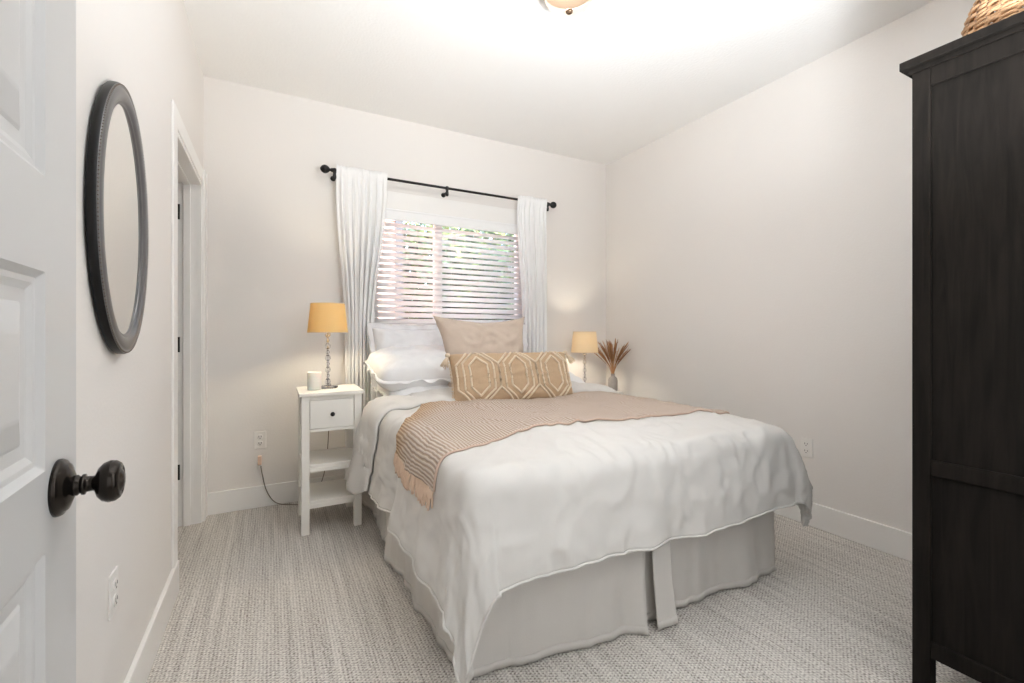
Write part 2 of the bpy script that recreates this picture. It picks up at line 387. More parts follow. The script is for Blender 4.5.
# ------------------------------------------------------------------ curtain rod and curtains
RZ, RY = 2.25, YB-.09
rod = thing('curtain_rod', 'black metal curtain rod with ball finials above the window', 'curtain rod', (1.24, RY, RZ))
bm = B(); tube(bm, [(-.87,0,0),(.87,0,0)], .0095, 14); obj('rod', bm, M['black_metal'], rod, smooth=True)
for s in (-1, 1):
    bm = B()
    prof = [(.0095,0),(.014,.002),(.014,.010),(.009,.014),(.010,.020),(.022,.032),(.028,.046),(.028,.058),(.021,.071),(.010,.079),(.002,.082)]
    lathe(bm, [(r, s*(.87+h)) for r, h in prof], 20, axis='X')
    obj('finial', bm, M['black_metal'], rod, smooth=True)
for x in (-.86, -.05, .862):
    bm = B()
    lathe(bm, [(.018,.089),(.018,.084),(.008,.080),(.007,.0)], 12, (x,0,-.03), axis='Y')
    lathe(bm, [(.002,-.062),(.010,-.058),(.013,-.045),(.010,-.020),(.014,-.010),(.014,.004),(.010,.014)], 12, (x,0,0))
    obj('bracket', bm, M['black_metal'], rod, smooth=True)

def curtain(name, label, tx0, tx1, bx0, bx1, folds, seed):
    rnd = random.Random(seed); ph = [rnd.uniform(0, 6.28) for _ in range(6)]
    z_top, z_bot = RZ+.035, .012
    t = thing(name, label, 'curtain', ((tx0+tx1)/2, RY, 0), group='sheer curtains on the rod')
    ox = (tx0+tx1)/2
    def fn(u, v):
        z = z_top+(z_bot-z_top)*v**1.0
        k = sstep(.06, .5, v)
        x = (tx0+(tx1-tx0)*u)*(1-k)+(bx0+(bx1-bx0)*u)*k
        pin = math.exp(-((z-RZ)/.035)**2)                     # gathered tight on the rod
        a = (.009+.012*sstep(.0,.35,v))
        w_ = math.sin(2*PI*folds*u+ph[0]+.5*math.sin(3*v+ph[1]))+.45*math.sin(2*PI*folds*1.9*u+ph[2]+v*1.3)
        w_ += .35*math.sin(2*PI*folds*3.3*u+ph[3])*(1-.6*k)
        y = .0+a*w_*(1-.45*pin)
        fr = sstep(RZ-.06, RZ-.02, z)                          # the rod pocket wraps the room side of the rod
        y = y*(1-fr)+fr*(-.0145+.45*min(0, y)-.12*abs(y))
        x += .006*math.sin(2*PI*folds*2*u+ph[4]+2*v)
        if v < .03: z += .004*math.sin(2*PI*folds*2.3*u+ph[5])
        return (x-ox, y-.002, z)
    bm = B(); grid(bm, 160, 60, fn)
    obj('curtain_panel', bm, M['sheer'], t, smooth=True, solid=(.0008, 0))
    bm = B()
    def hem(u, v):
        p_ = fn(u, (z_top-(RZ-.03-.004*v))/(z_top-z_bot)); return (p_[0], p_[1]-.0015, RZ-.03-.006*v)
    grid(bm, 160, 2, hem); obj('rod_pocket_seam', bm, M['sheer'], t, smooth=True)
curtain('curtain', 'sheer white curtain behind the white nightstand with the glass candle', .395, .735, .455, .635, 7, 3)
curtain('curtain', 'sheer white curtain hanging near the far lamp beside the square tan pillow', 1.80, 2.085, 1.86, 2.09, 6, 9)

# ------------------------------------------------------------------ entrance door (open, at the left)
door = thing('door_1', 'door', 'door', (-.190, YF+.005, 0.008), math.radians(3.2)); del door['label'], door['category']; door['kind'] = 'structure'
DW, DH, DT = .760, 2.03, .035
def door_slab():
    bm = B()
    px0, px1 = .115, DW-.115
    panels = [(.225,.56),(.66,.882),(.974,1.199),(1.306,1.54),(1.64,1.91)]
    steps = [(0,0),(.008,.006),(.014,.0065),(.022,.010),(.036,.0105),(.040,.0085),(.066,.0015),(.070,0.001)]
    for side in (0, 1):
        X = 0 if side == 0 else -DT
        sg = -1 if side == 0 else 1
        def V(y, z, d): return bm.verts.new((X+sg*d, y, z))
        def quad(y0, y1, z0, z1): bm.faces.new([V(y0,z0,0), V(y1,z0,0), V(y1,z1,0), V(y0,z1,0)])
        quad(0, px0, 0, DH); quad(px1, DW, 0, DH)
        zs_ = [0]+[z for p_ in panels for z in p_]+[DH]
        for i in range(0, len(zs_), 2): quad(px0, px1, zs_[i], zs_[i+1])
        for z0, z1 in panels:
            loops = [[V(px0+i, z0+i, d), V(px1-i, z0+i, d), V(px1-i, z1-i, d), V(px0+i, z1-i, d)] for i, d in steps]
            for a, b_ in zip(loops, loops[1:]):
                for k in range(4): bm.faces.new((a[k], a[(k+1)%4], b_[(k+1)%4], b_[k]))
            bm.faces.new(loops[-1])
    bm.verts.ensure_lookup_table()
    for (y0, z0), (y1, z1) in (((0,0),(DW,0)),((DW,0),(DW,DH)),((DW,DH),(0,DH)),((0,DH),(0,0))):
        bm.faces.new([bm.verts.new((0,y0,z0)), bm.verts.new((0,y1,z1)), bm.verts.new((-DT,y1,z1)), bm.verts.new((-DT,y0,z0))])
    bmesh.ops.remove_doubles(bm, verts=bm.verts, dist=1e-5)
    return bm
sl = obj('door_slab', door_slab(), M['door'], door, bevel=.0015); sl['kind'] = 'structure'
KZ, KY = .943, DW-.074
for s, x0 in ((1, 0.0), (-1, -DT)):
    bm = B(); prof = [(.034,0),(.034,.003),(.0325,.006),(.029,.0075),(.0275,.010),(.019,.013),(.014,.015)]
    lathe(bm, [(r, x0+s*h) for r, h in prof], 36, (0,KY,KZ), 'X'); r_ = obj('door_rosette', bm, M['knob_dark'], door, smooth=True); r_['kind'] = 'structure'
    bm = B(); prof = [(.012,.013),(.0125,.018),(.0105,.020),(.0105,.022),(.0125,.0225),(.0125,.025),(.0095,.026),(.009,.033),(.012,.035),(.0185,.0375),(.0235,.042),(.0258,.048),(.0250,.054),(.0215,.0585),(.018,.0600),(.0165,.0590),(.014,.0595),(.009,.062),(.002,.0627)]
    if s < 0: prof = [(r, h*.8) for r, h in prof]
    lathe(bm, [(r, x0+s*h) for r, h in prof], 36, (0,KY,KZ), 'X'); k_ = obj('door_knob', bm, M['knob_dark'], door, smooth=True); k_['kind'] = 'structure'
for z in (.22, 1.0, 1.8):
    bm = B(); lathe(bm, [(.006,z-.045),(.006,z+.045)], 10, (.006,-.004,0)); h_ = obj('hinge', bm, M['hinge'], door); h_['kind'] = 'structure'

# ------------------------------------------------------------------ oval mirror on the left wall
mir = thing('oval_mirror', 'oval mirror in a dark pewter beaded frame hung on the wall', 'mirror', (XL, 1.585, 1.443))
RA, RB = .240, .362
def oval_ring(bm, prof, seg=96):   # prof: (inset from outer edge, height off wall)
    rings = [[bm.verts.new((h, (RA-i)*math.cos(2*PI*k/seg), (RB-i)*math.sin(2*PI*k/seg))) for k in range(seg)] for i, h in prof]
    for a, b_ in zip(rings, rings[1:]):
        for k in range(seg): bm.faces.new((a[k], a[(k+1)%seg], b_[(k+1)%seg], b_[k]))
    return rings
bm = B(); oval_ring(bm, [(.020,.002),(.004,.004),(0,.008),(0,.021),(.002,.024)]); obj('frame_edge', bm, M['frame_edge'], mir, smooth=True)
bm = B(); oval_ring(bm, [(.002,.0235),(.005,.027),(.008,.0265),(.010,.025),(.014,.028),(.024,.030),(.036,.0285),(.044,.025),(.047,.021),(.050,.0225),(.053,.021),(.055,.016)])
obj('frame', bm, M['frame'], mir, smooth=True)
bm = B()
nb = 230
for k in range(nb):
    a = 2*PI*k/nb; bmesh.ops.create_icosphere(bm, subdivisions=1, radius=.0024, matrix=Matrix.Translation((.0262, (RA-.0045)*math.cos(a), (RB-.0045)*math.sin(a))))
obj('bead_trim', bm, M['bead'], mir, smooth=True)
bm = B(); vsx = [bm.verts.new((.0185, (RA-.053)*math.cos(2*PI*k/96), (RB-.053)*math.sin(2*PI*k/96))) for k in range(96)]; bm.faces.new(vsx)
r2 = bmesh.ops.extrude_face_region(bm, geom=list(bm.faces)); bmesh.ops.translate(bm, verts=[v for v in r2['geom'] if isinstance(v, bmesh.types.BMVert)], vec=(-.004,0,0))
obj('mirror_glass', bm, M['mirror'], mir)

# ------------------------------------------------------------------ outlets
def outlet(label, loc, rz):
    t = thing('wall_outlet', label, 'outlet', loc, rz, 'wall outlets')
    obj('cover_plate', bx(-.035, .035, -.006, 0, -.057, .057), M['plastic'], t, bevel=.0025)
    for z in (.021, -.021):
        bm = B(); lathe(bm, [(.0165,0),(.0165,-.0085),(.015,-.0095)], 20, (0,0,z), 'Y')
        r_ = obj('receptacle', bm, M['plastic'], t)
        bm = B(); box(bm, -.0085, -.0055, -.0102, -.0092, z-.002, z+.009); box(bm, .0055, .0085, -.0102, -.0092, z-.001, z+.008)
        lathe(bm, [(.003,-.0092),(.003,-.0102)], 10, (0,0,z-.008), 'Y'); obj('slots', bm, M['slot'], r_)
outlet('white duplex outlet on the window wall above the trailing cord', (-.067, YB, .437), 0)
outlet('white duplex outlet low on the bare wall between bed and wardrobe', (XR, 1.555, .455), -PI/2)
outlet('white duplex outlet below the oval mirror', (XL, 1.56, .447), PI/2)

# ------------------------------------------------------------------ nightstand
def nightstand(name, label, loc, wdt, dep, hgt):
    t = thing(name, label, 'nightstand', loc)      # origin: centre of footprint at the floor
    hw, hd, L = wdt/2, dep/2, .042
    obj('tabletop', bx(-hw-.012, hw+.012, -hd-.014, hd, hgt-.02, hgt), M['white_wood'], t, bevel=.003)
    for sx in (-1, 1):
        for sy in (-1, 1):
            x0 = sx*hw-(L if sx > 0 else 0); y0_ = sy*hd-(L if sy > 0 else 0)
            obj('leg', bx(x0, x0+L, y0_, y0_+L, 0, hgt-.021), M['white_wood'], t, bevel=.003)
    bm = B(); d0, d1 = hgt-.225, hgt-.021
    box(bm, -hw+.010, -hw+.028, -hd+L, hd-L, d0, d1); box(bm, hw-.028, hw-.010, -hd+L, hd-L, d0, d1)
    box(bm, -hw+L, hw-L, hd-.03, hd-.012, d0, d1); box(bm, -hw+L, hw-L, -hd+.008, -hd+.03, d0-.0, d0+.018); box(bm, -hw+L, hw-L, -hd+.008, -hd+.03, d1-.022, d1)
    obj('apron', bm, M['white_wood'], t)
    dr = obj('drawer', bx(-hw+L+.003, hw-L-.003, -hd+.004, -hd+.022, d0+.020, d1-.024), M['white_wood'], t, bevel=.002)
    bm = B(); lathe(bm, [(.005,-hd+.004),(.006,-hd-.004),(.012,-hd-.010),(.013,-hd-.016),(.009,-hd-.021),(.001,-hd-.022)], 18, (0,0,(d0+d1)/2-.004), 'Y')
    obj('knob', bm, M['black_metal'], dr, smooth=True)
    for z in (hgt-.43, hgt-.635):
        if z > .05:
            obj('shelf', bx(-hw+.006, hw-.006, -hd+.014, hd-.006, z, z+.018), M['white_wood'], t, bevel=.002)
            bm = B(); box(bm, -hw+L, hw-L, -hd+.010, -hd+.024, z-.022, z+.0); obj('shelf_rail', bm, M['white_wood'], t)
    return t
nightstand('nightstand', 'narrow white nightstand with one drawer and two open shelves', (.309, 2.965, 0), .325, .365, .80)
# far side table: low white table behind the bed
t = thing('side_table', 'low white side table under the far lamp and vase', 'side table', (2.43, 3.14, 0))
obj('tabletop', bx(-.25, .25, -.14, .14, .61, .63), M['white_wood'], t, bevel=.003)
for sx in (-1, 1):
    for sy in (-1, 1): obj('leg', bx(sx*.22-.02, sx*.22+.02, sy*.115-.02, sy*.115+.02, 0, .61), M['white_wood'], t, bevel=.002)
for y_ in (-.118, .118): obj('apron', bx(-.20, .20, y_-.007, y_+.007, .50, .609), M['white_wood'], t)

# ------------------------------------------------------------------ crystal table lamps
def lamp(name, label, loc, shade_mat, energy, col, cord):
    t = thing(name, label, 'lamp', loc, 0, 'bedside crystal lamps')
    bm = B(); lathe(bm, [(.056,0),(.058,.004),(.058,.010),(.048,.014),(.020,.016),(.014,.020)], 32); obj('base', bm, M['crystal'], t, smooth=True)
    bm = B(); lathe(bm, [(.052,-.0),(.052,.0015)], 32, (0,0,.0)); 
    tube(bm, [(0,0,.016),(0,0,.36)], .0035, 10); obj('stem_rod', bm, M['chrome'], t, smooth=True)
    z = .020; k = 0
    while z < .315:
        h = (.040, .026)[k % 2]; r = (.0165, .0125)[k % 2]
        bm = B(); n = 8; prof = [(r*max(.25, max(0, math.sin(PI*(j+.6)/(n+1.2)))**.6), z+.003+(h-.004)*j/n) for j in range(n+1)]
        lathe(bm, prof, 10); obj('crystal_bead', bm, M['crystal'], t)
        bm = B(); lathe(bm, [(.008,z+h-.001),(.009,z+h+.001),(.008,z+h+.003)], 14); obj('spacer', bm, M['chrome'], t, smooth=True)
        z += h+.003; k += 1
    bm = B(); lathe(bm, [(.012,z),(.014,z+.006),(.014,z+.035),(.010,z+.04)], 16); obj('socket', bm, M['chrome'], t, smooth=True)
    bm = B(); lathe(bm, [(.010,z+.04),(.022,z+.06),(.026,z+.078),(.020,z+.095),(.004,z+.104)], 16); obj('bulb', bm, M['bulb'], t, smooth=True)
    bm = B(); sb, st = .340, .520
    lathe(bm, [(.115,sb),(.1155,sb+.003),(.097,st-.003),(.0965,st)], 48, cap=False)
    sh = obj('lamp_shade', bm, shade_mat, t, smooth=True, solid=(.0015, 0))
    for r, zz in ((.1155, sb+.002), (.097, st-.002)):
        bm = B(); tube(bm, [(r*math.cos(a*PI/24), r*math.sin(a*PI/24), zz) for a in range(49)], .0022, 6); obj('shade_rim', bm, M['cream_yarn'], sh, smooth=True)
    bm = B()
    for a in range(3): tube(bm, [(.012*math.cos(a*2.094), .012*math.sin(a*2.094), st-.02), (.095*math.cos(a*2.094), .095*math.sin(a*2.094), st-.006)], .0016, 6)
    obj('shade_spider', bm, M['chrome'], sh, smooth=True)
    light('lamp_glow', 'POINT', (0,0,sb+.075), energy, col, .03, parent=t)
    if cord:
        bm = B(); pts = [(p[0]-loc[0], p[1]-loc[1], p[2]-loc[2]) for p in cord]
        tube(bm, spline(pts, 8), .0028, 6); obj('power_cord', bm, M['cord'], t, smooth=True)
    return t
cord = [(.33,3.0,.806),(.335,3.08,.806),(.335,3.16,.802),(.33,3.20,.72),(.33,3.20,.45),(.30,3.2,.20),(.22,3.25,.03),(.10,3.31,.012),(.02,3.345,.03),(-.03,3.36,.11),(-.055,3.374,.22),(-.062,3.379,.27)]
lampA = lamp('table_lamp', 'crystal table lamp with a yellow glowing shade on the drawer nightstand', (.305, 2.985, .80), M['shade'], 21, (1,.85,.60), cord)
bm = B(); box(bm, -.018, .004, -.030, -.001, -.036, .022)
pl = obj('plug_adapter', bm, M['tag'], lampA, bevel=.003); pl.location = (-.062-.305, YB-2.985, .315-.80)
lamp('table_lamp', 'crystal table lamp with an ivory shade in the corner behind the bed', (2.385, 3.15, .63), M['shade_b'], 18, (1,.89,.70), None)

# candle jar
t = thing('candle_jar', 'white frosted glass candle jar beside the lamp on the nightstand', 'candle', (.225, 2.93, .80))
bm = B(); lathe(bm, [(.036,.001),(.039,.004),(.039,.104),(.0375,.107),(.036,.104),(.036,.075)], 32); obj('jar', bm, M['wax'], t, smooth=True)
bm = B(); lathe(bm, [(.0355,.07),(.0355,.078)], 24); obj('wax', bm, M['wax'], t)
bm = B(); tube(bm, [(0,0,.078),(.001,0,.09)], .001, 6); obj('wick', bm, M['slot'], t)

# vase with dried grass
t = thing('vase', 'small grey ceramic bottle vase by the corner behind the bed', 'vase', (2.655, 3.10, .63))
bm = B(); lathe(bm, [(.034,.0),(.040,.004),(.041,.05),(.041,.095),(.036,.112),(.022,.124),(.017,.130),(.017,.146),(.019,.150),(.015,.150),(.013,.13)], 32); obj('vase_body', bm, M['ceramic'], t, smooth=True)
t = thing('dried_grass_bunch', 'bunch of rust coloured dried grass standing in the grey vase', 'dried flowers', (2.655, 3.10, .75))
rnd = random.Random(5)
bm = B(); bm2 = B()
for k in range(70):
    a = rnd.uniform(0, 2*PI); sp = rnd.uniform(.12, 1.0); hgt = rnd.uniform(.26, .38)*(1-.22*sp)
    dx, dy = math.cos(a), math.sin(a)
    r = .21*sp
    pts = spline([(dx*.004,dy*.004,0),(dx*r*.16,dy*r*.16,hgt*.35),(dx*r*.5,dy*r*.5,hgt*.68),(dx*r*.95,dy*r*.95,hgt)], 5)
    tube(bm, pts, .0012, 4)
    # blade-like plume near the tip
    tgt = bm2 if k % 3 else bm
    q = pts[7:]
    tube(tgt, q, lambda s_: 0.0012+.0024*max(0, math.sin(PI*min(1, s_*1.02)))**.8, 6)
    for j in range(6):
        p0 = q[min(len(q)-1, 1+j)]; b_ = rnd.uniform(0, 2*PI); l = rnd.uniform(.015,.035)
        p1 = p0+Vector((math.cos(b_)*l*.6+dx*l*.3, math.sin(b_)*l*.6+dy*l*.3, l*.8))
        tube(tgt, [p0, (p0+p1)/2+Vector((0,0,.003)), p1], lambda s_: .0016*(1-s_)+.0005, 4)
obj('stems', bm, M['pampas'], t, smooth=True); obj('plumes', bm2, M['pampas2'], t, smooth=True)

# ------------------------------------------------------------------ bed
X0, X1, Y0, Y1, ZT = .60, 2.10, 1.33, 3.28, .70
bed = thing('bed', 'bed dressed in white with a pleated off white skirt under the window', 'bed', (1.35, 2.3, 0))
def pillowy(bm, x0, x1, y0, y1, z0, z1, r=.05):
    box(bm, x0, x1, y0, y1, z0, z1)
bm = B(); box(bm, .585-1.35, 2.115-1.35, 1.30-2.3, 3.33-2.3, .36, .665)
obj('mattress', bm, M['sheet'], bed, bevel=.04)
bm = B(); box(bm, .63-1.35, 2.08-1.35, 1.42-2.3, 3.33-2.3, .16, .355); obj('box_spring', bm, M['skirt'], bed, bevel=.01)
for x in (.66, 2.04):
    for y in (1.40, 3.26): 
        bm = B(); lathe(bm, [(.02,0),(.025,.16)], 12, (x-1.35, y-2.3, 0)); obj('leg', bm, M['black_metal'], bed)
def skirt(path, nm, amp, seed, ztop=.37, flare=.012):
    P = [Vector((x, y, 0)) for x, y in path]
    ln = [0]
    for a, b_ in zip(P, P[1:]): ln.append(ln[-1]+(b_-a).length)
    tot = ln[-1]
    def at(s_):
        s_ *= tot
        for i in range(len(P)-1):
            if s_ <= ln[i+1]+1e-9:
                k = (s_-ln[i])/(ln[i+1]-ln[i]); d = (P[i+1]-P[i]).normalized(); return P[i].lerp(P[i+1], k), Vector((d.y, -d.x, 0)), s_
        d = (P[-1]-P[-2]).normalized(); return P[-1], Vector((d.y, -d.x, 0)), s_
    def fn(u, v):
        p_, n_, s_ = at(u)
        z = ztop*(1-v)+.008*v
        off = flare*v*v+amp*(v**1.1)*(nz(s_*4.5, seed)+.7*nz(s_*11, seed+3)+.35*nz(s_*24, seed+5))+.004*nz(s_*20, v*6, seed)
        z += .008*nz(s_*5, seed+9)*v
        return (p_.x+n_.x*off-1.35, p_.y+n_.y*off-2.3, max(.004, z))
    bm = B(); grid(bm, max(12, int(tot*55)), 18, fn)
    # hem band
    def hm(u, v):
        p_ = Vector(fn(u, .92+.08*v)); _, n_, _ = at(u); return p_+n_*.002
    grid(bm, max(12, int(tot*55)), 2, hm)
    obj(nm, bm, M['skirt'], bed, smooth=True, solid=(.002, 0))
skirt([(.525,2.36),(.560,1.375),(1.25,1.285)], 'skirt_panel', .030, 1.3)
skirt([(1.20,1.335),(1.45,1.325)], 'skirt_panel', .004, 8.1)
skirt([(1.300,1.290),(1.395,1.285)], 'skirt_pleat', .014, 4.1, flare=.035)
skirt([(1.375,1.305),(2.125,1.320),(2.125,3.3)], 'skirt_panel', .036, 6.4)
skirt([(.540,3.30),(.575,2.75),(.555,2.32)], 'skirt_panel', .034, 3.6)

# ---- draped cover surface shared by duvet and throw
W, RC = X1-X0, .075
def drape(u, v, off=0.0):
    """cloth point (u across, v from foot) -> world point on the comforter's surface"""
    du = u if u < 0 else (u-W if u > W else 0); dv = v if v < 0 else 0
    r = math.hypot(du, dv); R = RC+off
    cx, cy = X0+min(max(u,0),W), Y0+max(v,0)
    right = sstep(.8, 1.3, u)
    if du and dv:
        c2 = (2*abs(du*dv)/(r*r))**2; r *= 1+c2*(.13*(1-right)-.05*right)
    if r < 1e-9: dx = dy = 0; out = down = 0
    else:
        q_ = math.hypot(du, dv); dx, dy = du/q_, dv/q_
        if r < RC*PI/2: a = r/RC; out = R*math.sin(a); down = RC-R*math.cos(a)+off if False else RC*(1-math.cos(a)); 
        else: out = R; down = RC+(r-RC*PI/2)
    corner = (2*abs(dx*dy)) if r > 1e-9 else 0
    hang = max(0, r-RC)
    # folds and flare that grow with the hanging depth
    fl = hang*(.08+.05*(du < 0)*(1-corner)+.03*corner**2)+right*corner**2*.06*math.sin(PI*min(1, hang/.46)*.86)
    s_ = v if abs(dx) > abs(dy) else u
    fold = hang*((.15-.09*abs(dy))*nz(s_*3.1, 2.2+right, 0)+(.10-.05*abs(dy))*nz(s_*7.3, 5.1, hang*2))
    out += fl+fold*(1 if corner < .5 else .4)
    # towards the head the left side bulges out
    if du < 0: out += .05*hang/.4*sstep(1.15, 1.5, v)
    down -= fl*.15+.03*right*corner**4*(hang > .25)*(hang-.25)/.25
    z = ZT-down
    # comforter loft and soft undulation on top
    ex = min(u, W-u); k = sstep(-.1, .25, ex)*sstep(-.1, .3, v)
    z += .028*k+.022*nz(u*2.3, v*2.3, 1.7)*k+.010*nz(u*6, v*6, 4.0)*k
    z += .010*(1-k)*nz(u*5, v*5, 2.2)
    cr = 1-abs(nz(u*5+1.5*nz(u*2,v*2,9), v*5.0, 7.3))*2.2
    wr = .009*max(0, cr)+.0035*nz(u*18, v*18, 3.3)+.0045*max(0, 1-abs(nz(u*11+2*nz(u*4,v*4,2), v*8, 5.7))*3.2)
    cr2 = 1-abs(nz(u*9+3, v*2.5, 11.3))*2.4
    wr += .006*max(0, cr2)*sstep(0, .15, r)
    return Vector((cx+dx*(out+wr+off), cy+dy*(out+wr+off), z+(wr+off)*(1 if r < RC else max(0, 1-(r-RC)/.05))))
def dn(u, v, off):
    e = .006; a = drape(u+e, v)-drape(u-e, v); b_ = drape(u, v+e)-drape(u, v-e); n_ = a.cross(b_)
    if n_.length < 1e-12: return drape(u, v)
    return drape(u, v)+n_.normalized()*off
OV_L, OV_R, OV_F = .46, .41, .392
def duvet_bottom(u, v):  # scalloped hem
    return 0
VTOP = 1.50
def dfn(a, b_):
    u = -OV_L-.015*math.sin(b_*9)+(W+OV_L+OV_R+.02)*a; v = -OV_F-.012*math.sin(a*11+1)+(VTOP+OV_F)*b_
    return drape(u, v)
duv = thing('duvet', 'white linen duvet draped over the bed down to its skirt', 'duvet', (0,0,0))
bm = B(); grid(bm, 190, 150, dfn); obj('duvet_cover', bm, M['duvet'], duv, smooth=True, solid=(.022, -1), sub=0)
# piping along the hem
bm = B(); pts = []
for k in range(151): pts.append(dfn(0, 1-k/150))
for k in range(1, 191): pts.append(dfn(k/190, 0))
for k in range(1, 151): pts.append(dfn(1, k/150))
tube(bm, pts, .005, 6); obj('hem_piping', bm, M['duvet'], duv, smooth=True)
# folded-back head end of the duvet
def cuff(a, b_):
    dl = .46+.05*math.sin(b_*3)
    u = -dl+(W+dl+.36)*a; v = 1.13+.40*b_+.05*sstep(.15,0,a)*(-3*b_+1)
    edge = max(0, math.sin(PI*min(1, max(0, b_))))**.5
    return dn(u, v, .010+.042*edge+.010*nz(u*5, v*9, 2.2))
bm = B(); grid(bm, 150, 30, cuff); obj('folded_cuff', bm, M['duvet'], duv, smooth=True, solid=(.01, -1))

# ---- throw blanket
def th_uv(a, b_):
    # a: 0 fringe end .. 1 right end, b_: 0 far edge .. 1 near edge
    far0, near0 = .72, .19
    dl = .160+.0*b_
    u = -dl+(W+dl+.10)*a
    k = sstep(0, .30, a)
    vf = far0+(1.40-far0)*k+.0*a; vn = near0+(.285-near0)*k-.03*sstep(.2,1,a)
    v = vf+(vn-vf)*b_
    return u, v
def tfn(a, b_):
    u, v = th_uv(a, b_); return dn(u, v, .006+.003*nz(u*4, v*4, 8))
th = thing('throw_blanket', 'ribbed taupe throw blanket with a fringe laid across the duvet', 'blanket', (0,0,0))
bm = B(); uvl = bm.loops.layers.uv.new('cloth'); NA, NB = 200, 70
grid(bm, NA, NB, tfn, lambda a, b_: (a*(W+.35), b_)); 
obj('blanket', bm, M['throw'], th, smooth=True, solid=(.006, 1))
bm = B(); rnd = random.Random(3)
for k in range(64):
    b_ = (k+.5)/64; u0, v0 = th_uv(0, b_); L_ = rnd.uniform(.05, .07); dv_ = rnd.uniform(-.012, .012)
    pts = [dn(u0-L_*q, v0+dv_*q-.01*q, .008+.004*math.sin(3*q)) for q in (-.1, .25, .6, 1.0)]
    tube(bm, spline(pts, 3), lambda s_: .0055-.002*s_, 5)
obj('fringe', bm, M['fringe'], th, smooth=True)
bm = B(); 
tube(bm, [tfn(k/200, 1) for k in range(201)], .005, 6); obj('edge_binding', bm, M['binding'], th, smooth=True)

# ---- pillows
def pillow_fn(w_, h_, t_, seed, pinch=.07, wr=.012, exp=.42, rnd_=0):
    def f_(u, v, side):
        x = u*w_/2*(1-pinch*(1-v*v)); z = v*h_/2*(1-pinch*(1-u*u))*(1-rnd_*u**6); x *= 1-rnd_*v**6
        th_ = t_/2*((max(0, 1-u**4)*max(0, 1-v**4))**exp)*(1-.25*(u*u+v*v)/2)
        cr = max(0, 1-abs(nz(u*2.2+seed, v*2.2, side*2.0))*2.4)
        th_ += wr*(cr-.4)*min(1, th_/(t_*.25))+wr*.7*nz(u*6, v*6+seed, side)*min(1, th_/(t_*.25))
        # pulled creases running into the corners
        c_ = math.atan2(abs(v)-1.02, abs(u)-1.02); rr = math.hypot(abs(u)-1, abs(v)-1)
        th_ += .004*math.sin(c_*22+seed)*math.exp(-(rr/.35)**2)*min(1, th_/(t_*.15))
        return Vector((x, -side*th_, z))
    return f_
def pillow(name, label, cat, loc, rot, w_, h_, t_, m, seed, group=None, flange=0, part='pillow_body', **kw):
    t = thing(name, label, cat, loc, group=group); t.rotation_euler = rot
    f_ = pillow_fn(w_, h_, t_, seed, **kw); n = 44
    bm = B()
    def cs(s_): return math.sin((s_*2-1)*PI/2)*.35+(s_*2-1)*.65
    for side in (1, -1): grid(bm, n, n, lambda a, b_: f_(cs(a), cs(b_), side))
    bmesh.ops.remove_doubles(bm, verts=bm.verts, dist=1e-5)
    obj(part, bm, m, t, smooth=True)
    if flange:
        bm = B(); rim = []
        for k in range(240):
            q = k/60; s_ = q % 1*2-1
            uv_ = ((s_,-1),(1,s_),(-s_,1),(-1,-s_))[int(q)]
            p_ = f_(uv_[0], uv_[1], 1); d = Vector((uv_[0]*(1 if abs(uv_[0]) > .98 else .0), 0, uv_[1]*(1 if abs(uv_[1]) > .98 else .0)))
            rim.append((p_, d, k))
        rows = []
        for j in range(4):
            rows.append([bm.verts.new(p_*(1-.03*(j == 0))+d*flange*j/3+Vector((.004*nz(k*.3,seed+4)*j, .006*math.sin(k*.55+seed)*j/3+.010*nz(k*.12, seed)*j, .005*nz(k*.25,seed+7)*j))) for p_, d, k in rim])
        for a_, b2 in zip(rows, rows[1:]):
            for k in range(240): bm.faces.new((a_[k], a_[(k+1)%240], b2[(k+1)%240], b2[k]))
        obj('flange', bm, m, t, smooth=True, solid=(.003, 0))
    return t, f_
R_ = math.radians
# euro shams standing against the window wall
pillow('euro_sham', 'upright white ruffled sham against the window, directly above the stacked white pillows', 'pillow', (.90, 3.16, .93), (R_(-12),0,R_(2)), .58, .50, .17, M['sham'], 2.2, flange=.035, wr=.010, group='upright shams')
pillow('euro_sham', 'upright white ruffled sham almost hidden behind the square tan pillow', 'pillow', (1.53, 3.17, .93), (R_(-12),0,R_(-1)), .56, .50, .17, M['sham'], 5.2, flange=.035, wr=.010, group='upright shams')
# sleeping pillows lying flat
pillow('bed_pillow', 'flat white bed pillow at the bottom of the stack nearest the nightstand', 'pillow', (.97, 2.92, .758), (R_(-90+4),0,R_(3)), .74, .48, .17, M['sheet'], 1.1, flange=.018, rnd_=.10, group='sleeping pillows')
pillow('bed_pillow', 'plump white bed pillow on top of the stack nearest the nightstand', 'pillow', (.93, 2.95, .905), (R_(-90+13),R_(0),R_(2)), .76, .50, .25, M['sheet'], 7.4, flange=.018, rnd_=.10, pinch=.03, exp=.33, group='sleeping pillows')
pillow('bed_pillow', 'white bed pillow poking out behind the patterned lumbar pillow toward the far lamp', 'pillow', (1.80, 2.93, .775), (R_(-90+14),R_(8),R_(-4)), .74, .46, .19, M['sheet'], 3.9, flange=.018, rnd_=.08, pinch=.03, exp=.35, group='sleeping pillows')
# square tan pillow
pillow('throw_pillow', 'plain square tan linen pillow standing behind the patterned lumbar pillow', 'pillow', (1.29, 2.80, .975), (R_(-20),0,R_(-3)), .69, .60, .20, M['tan_linen'], 4.4, pinch=.19)
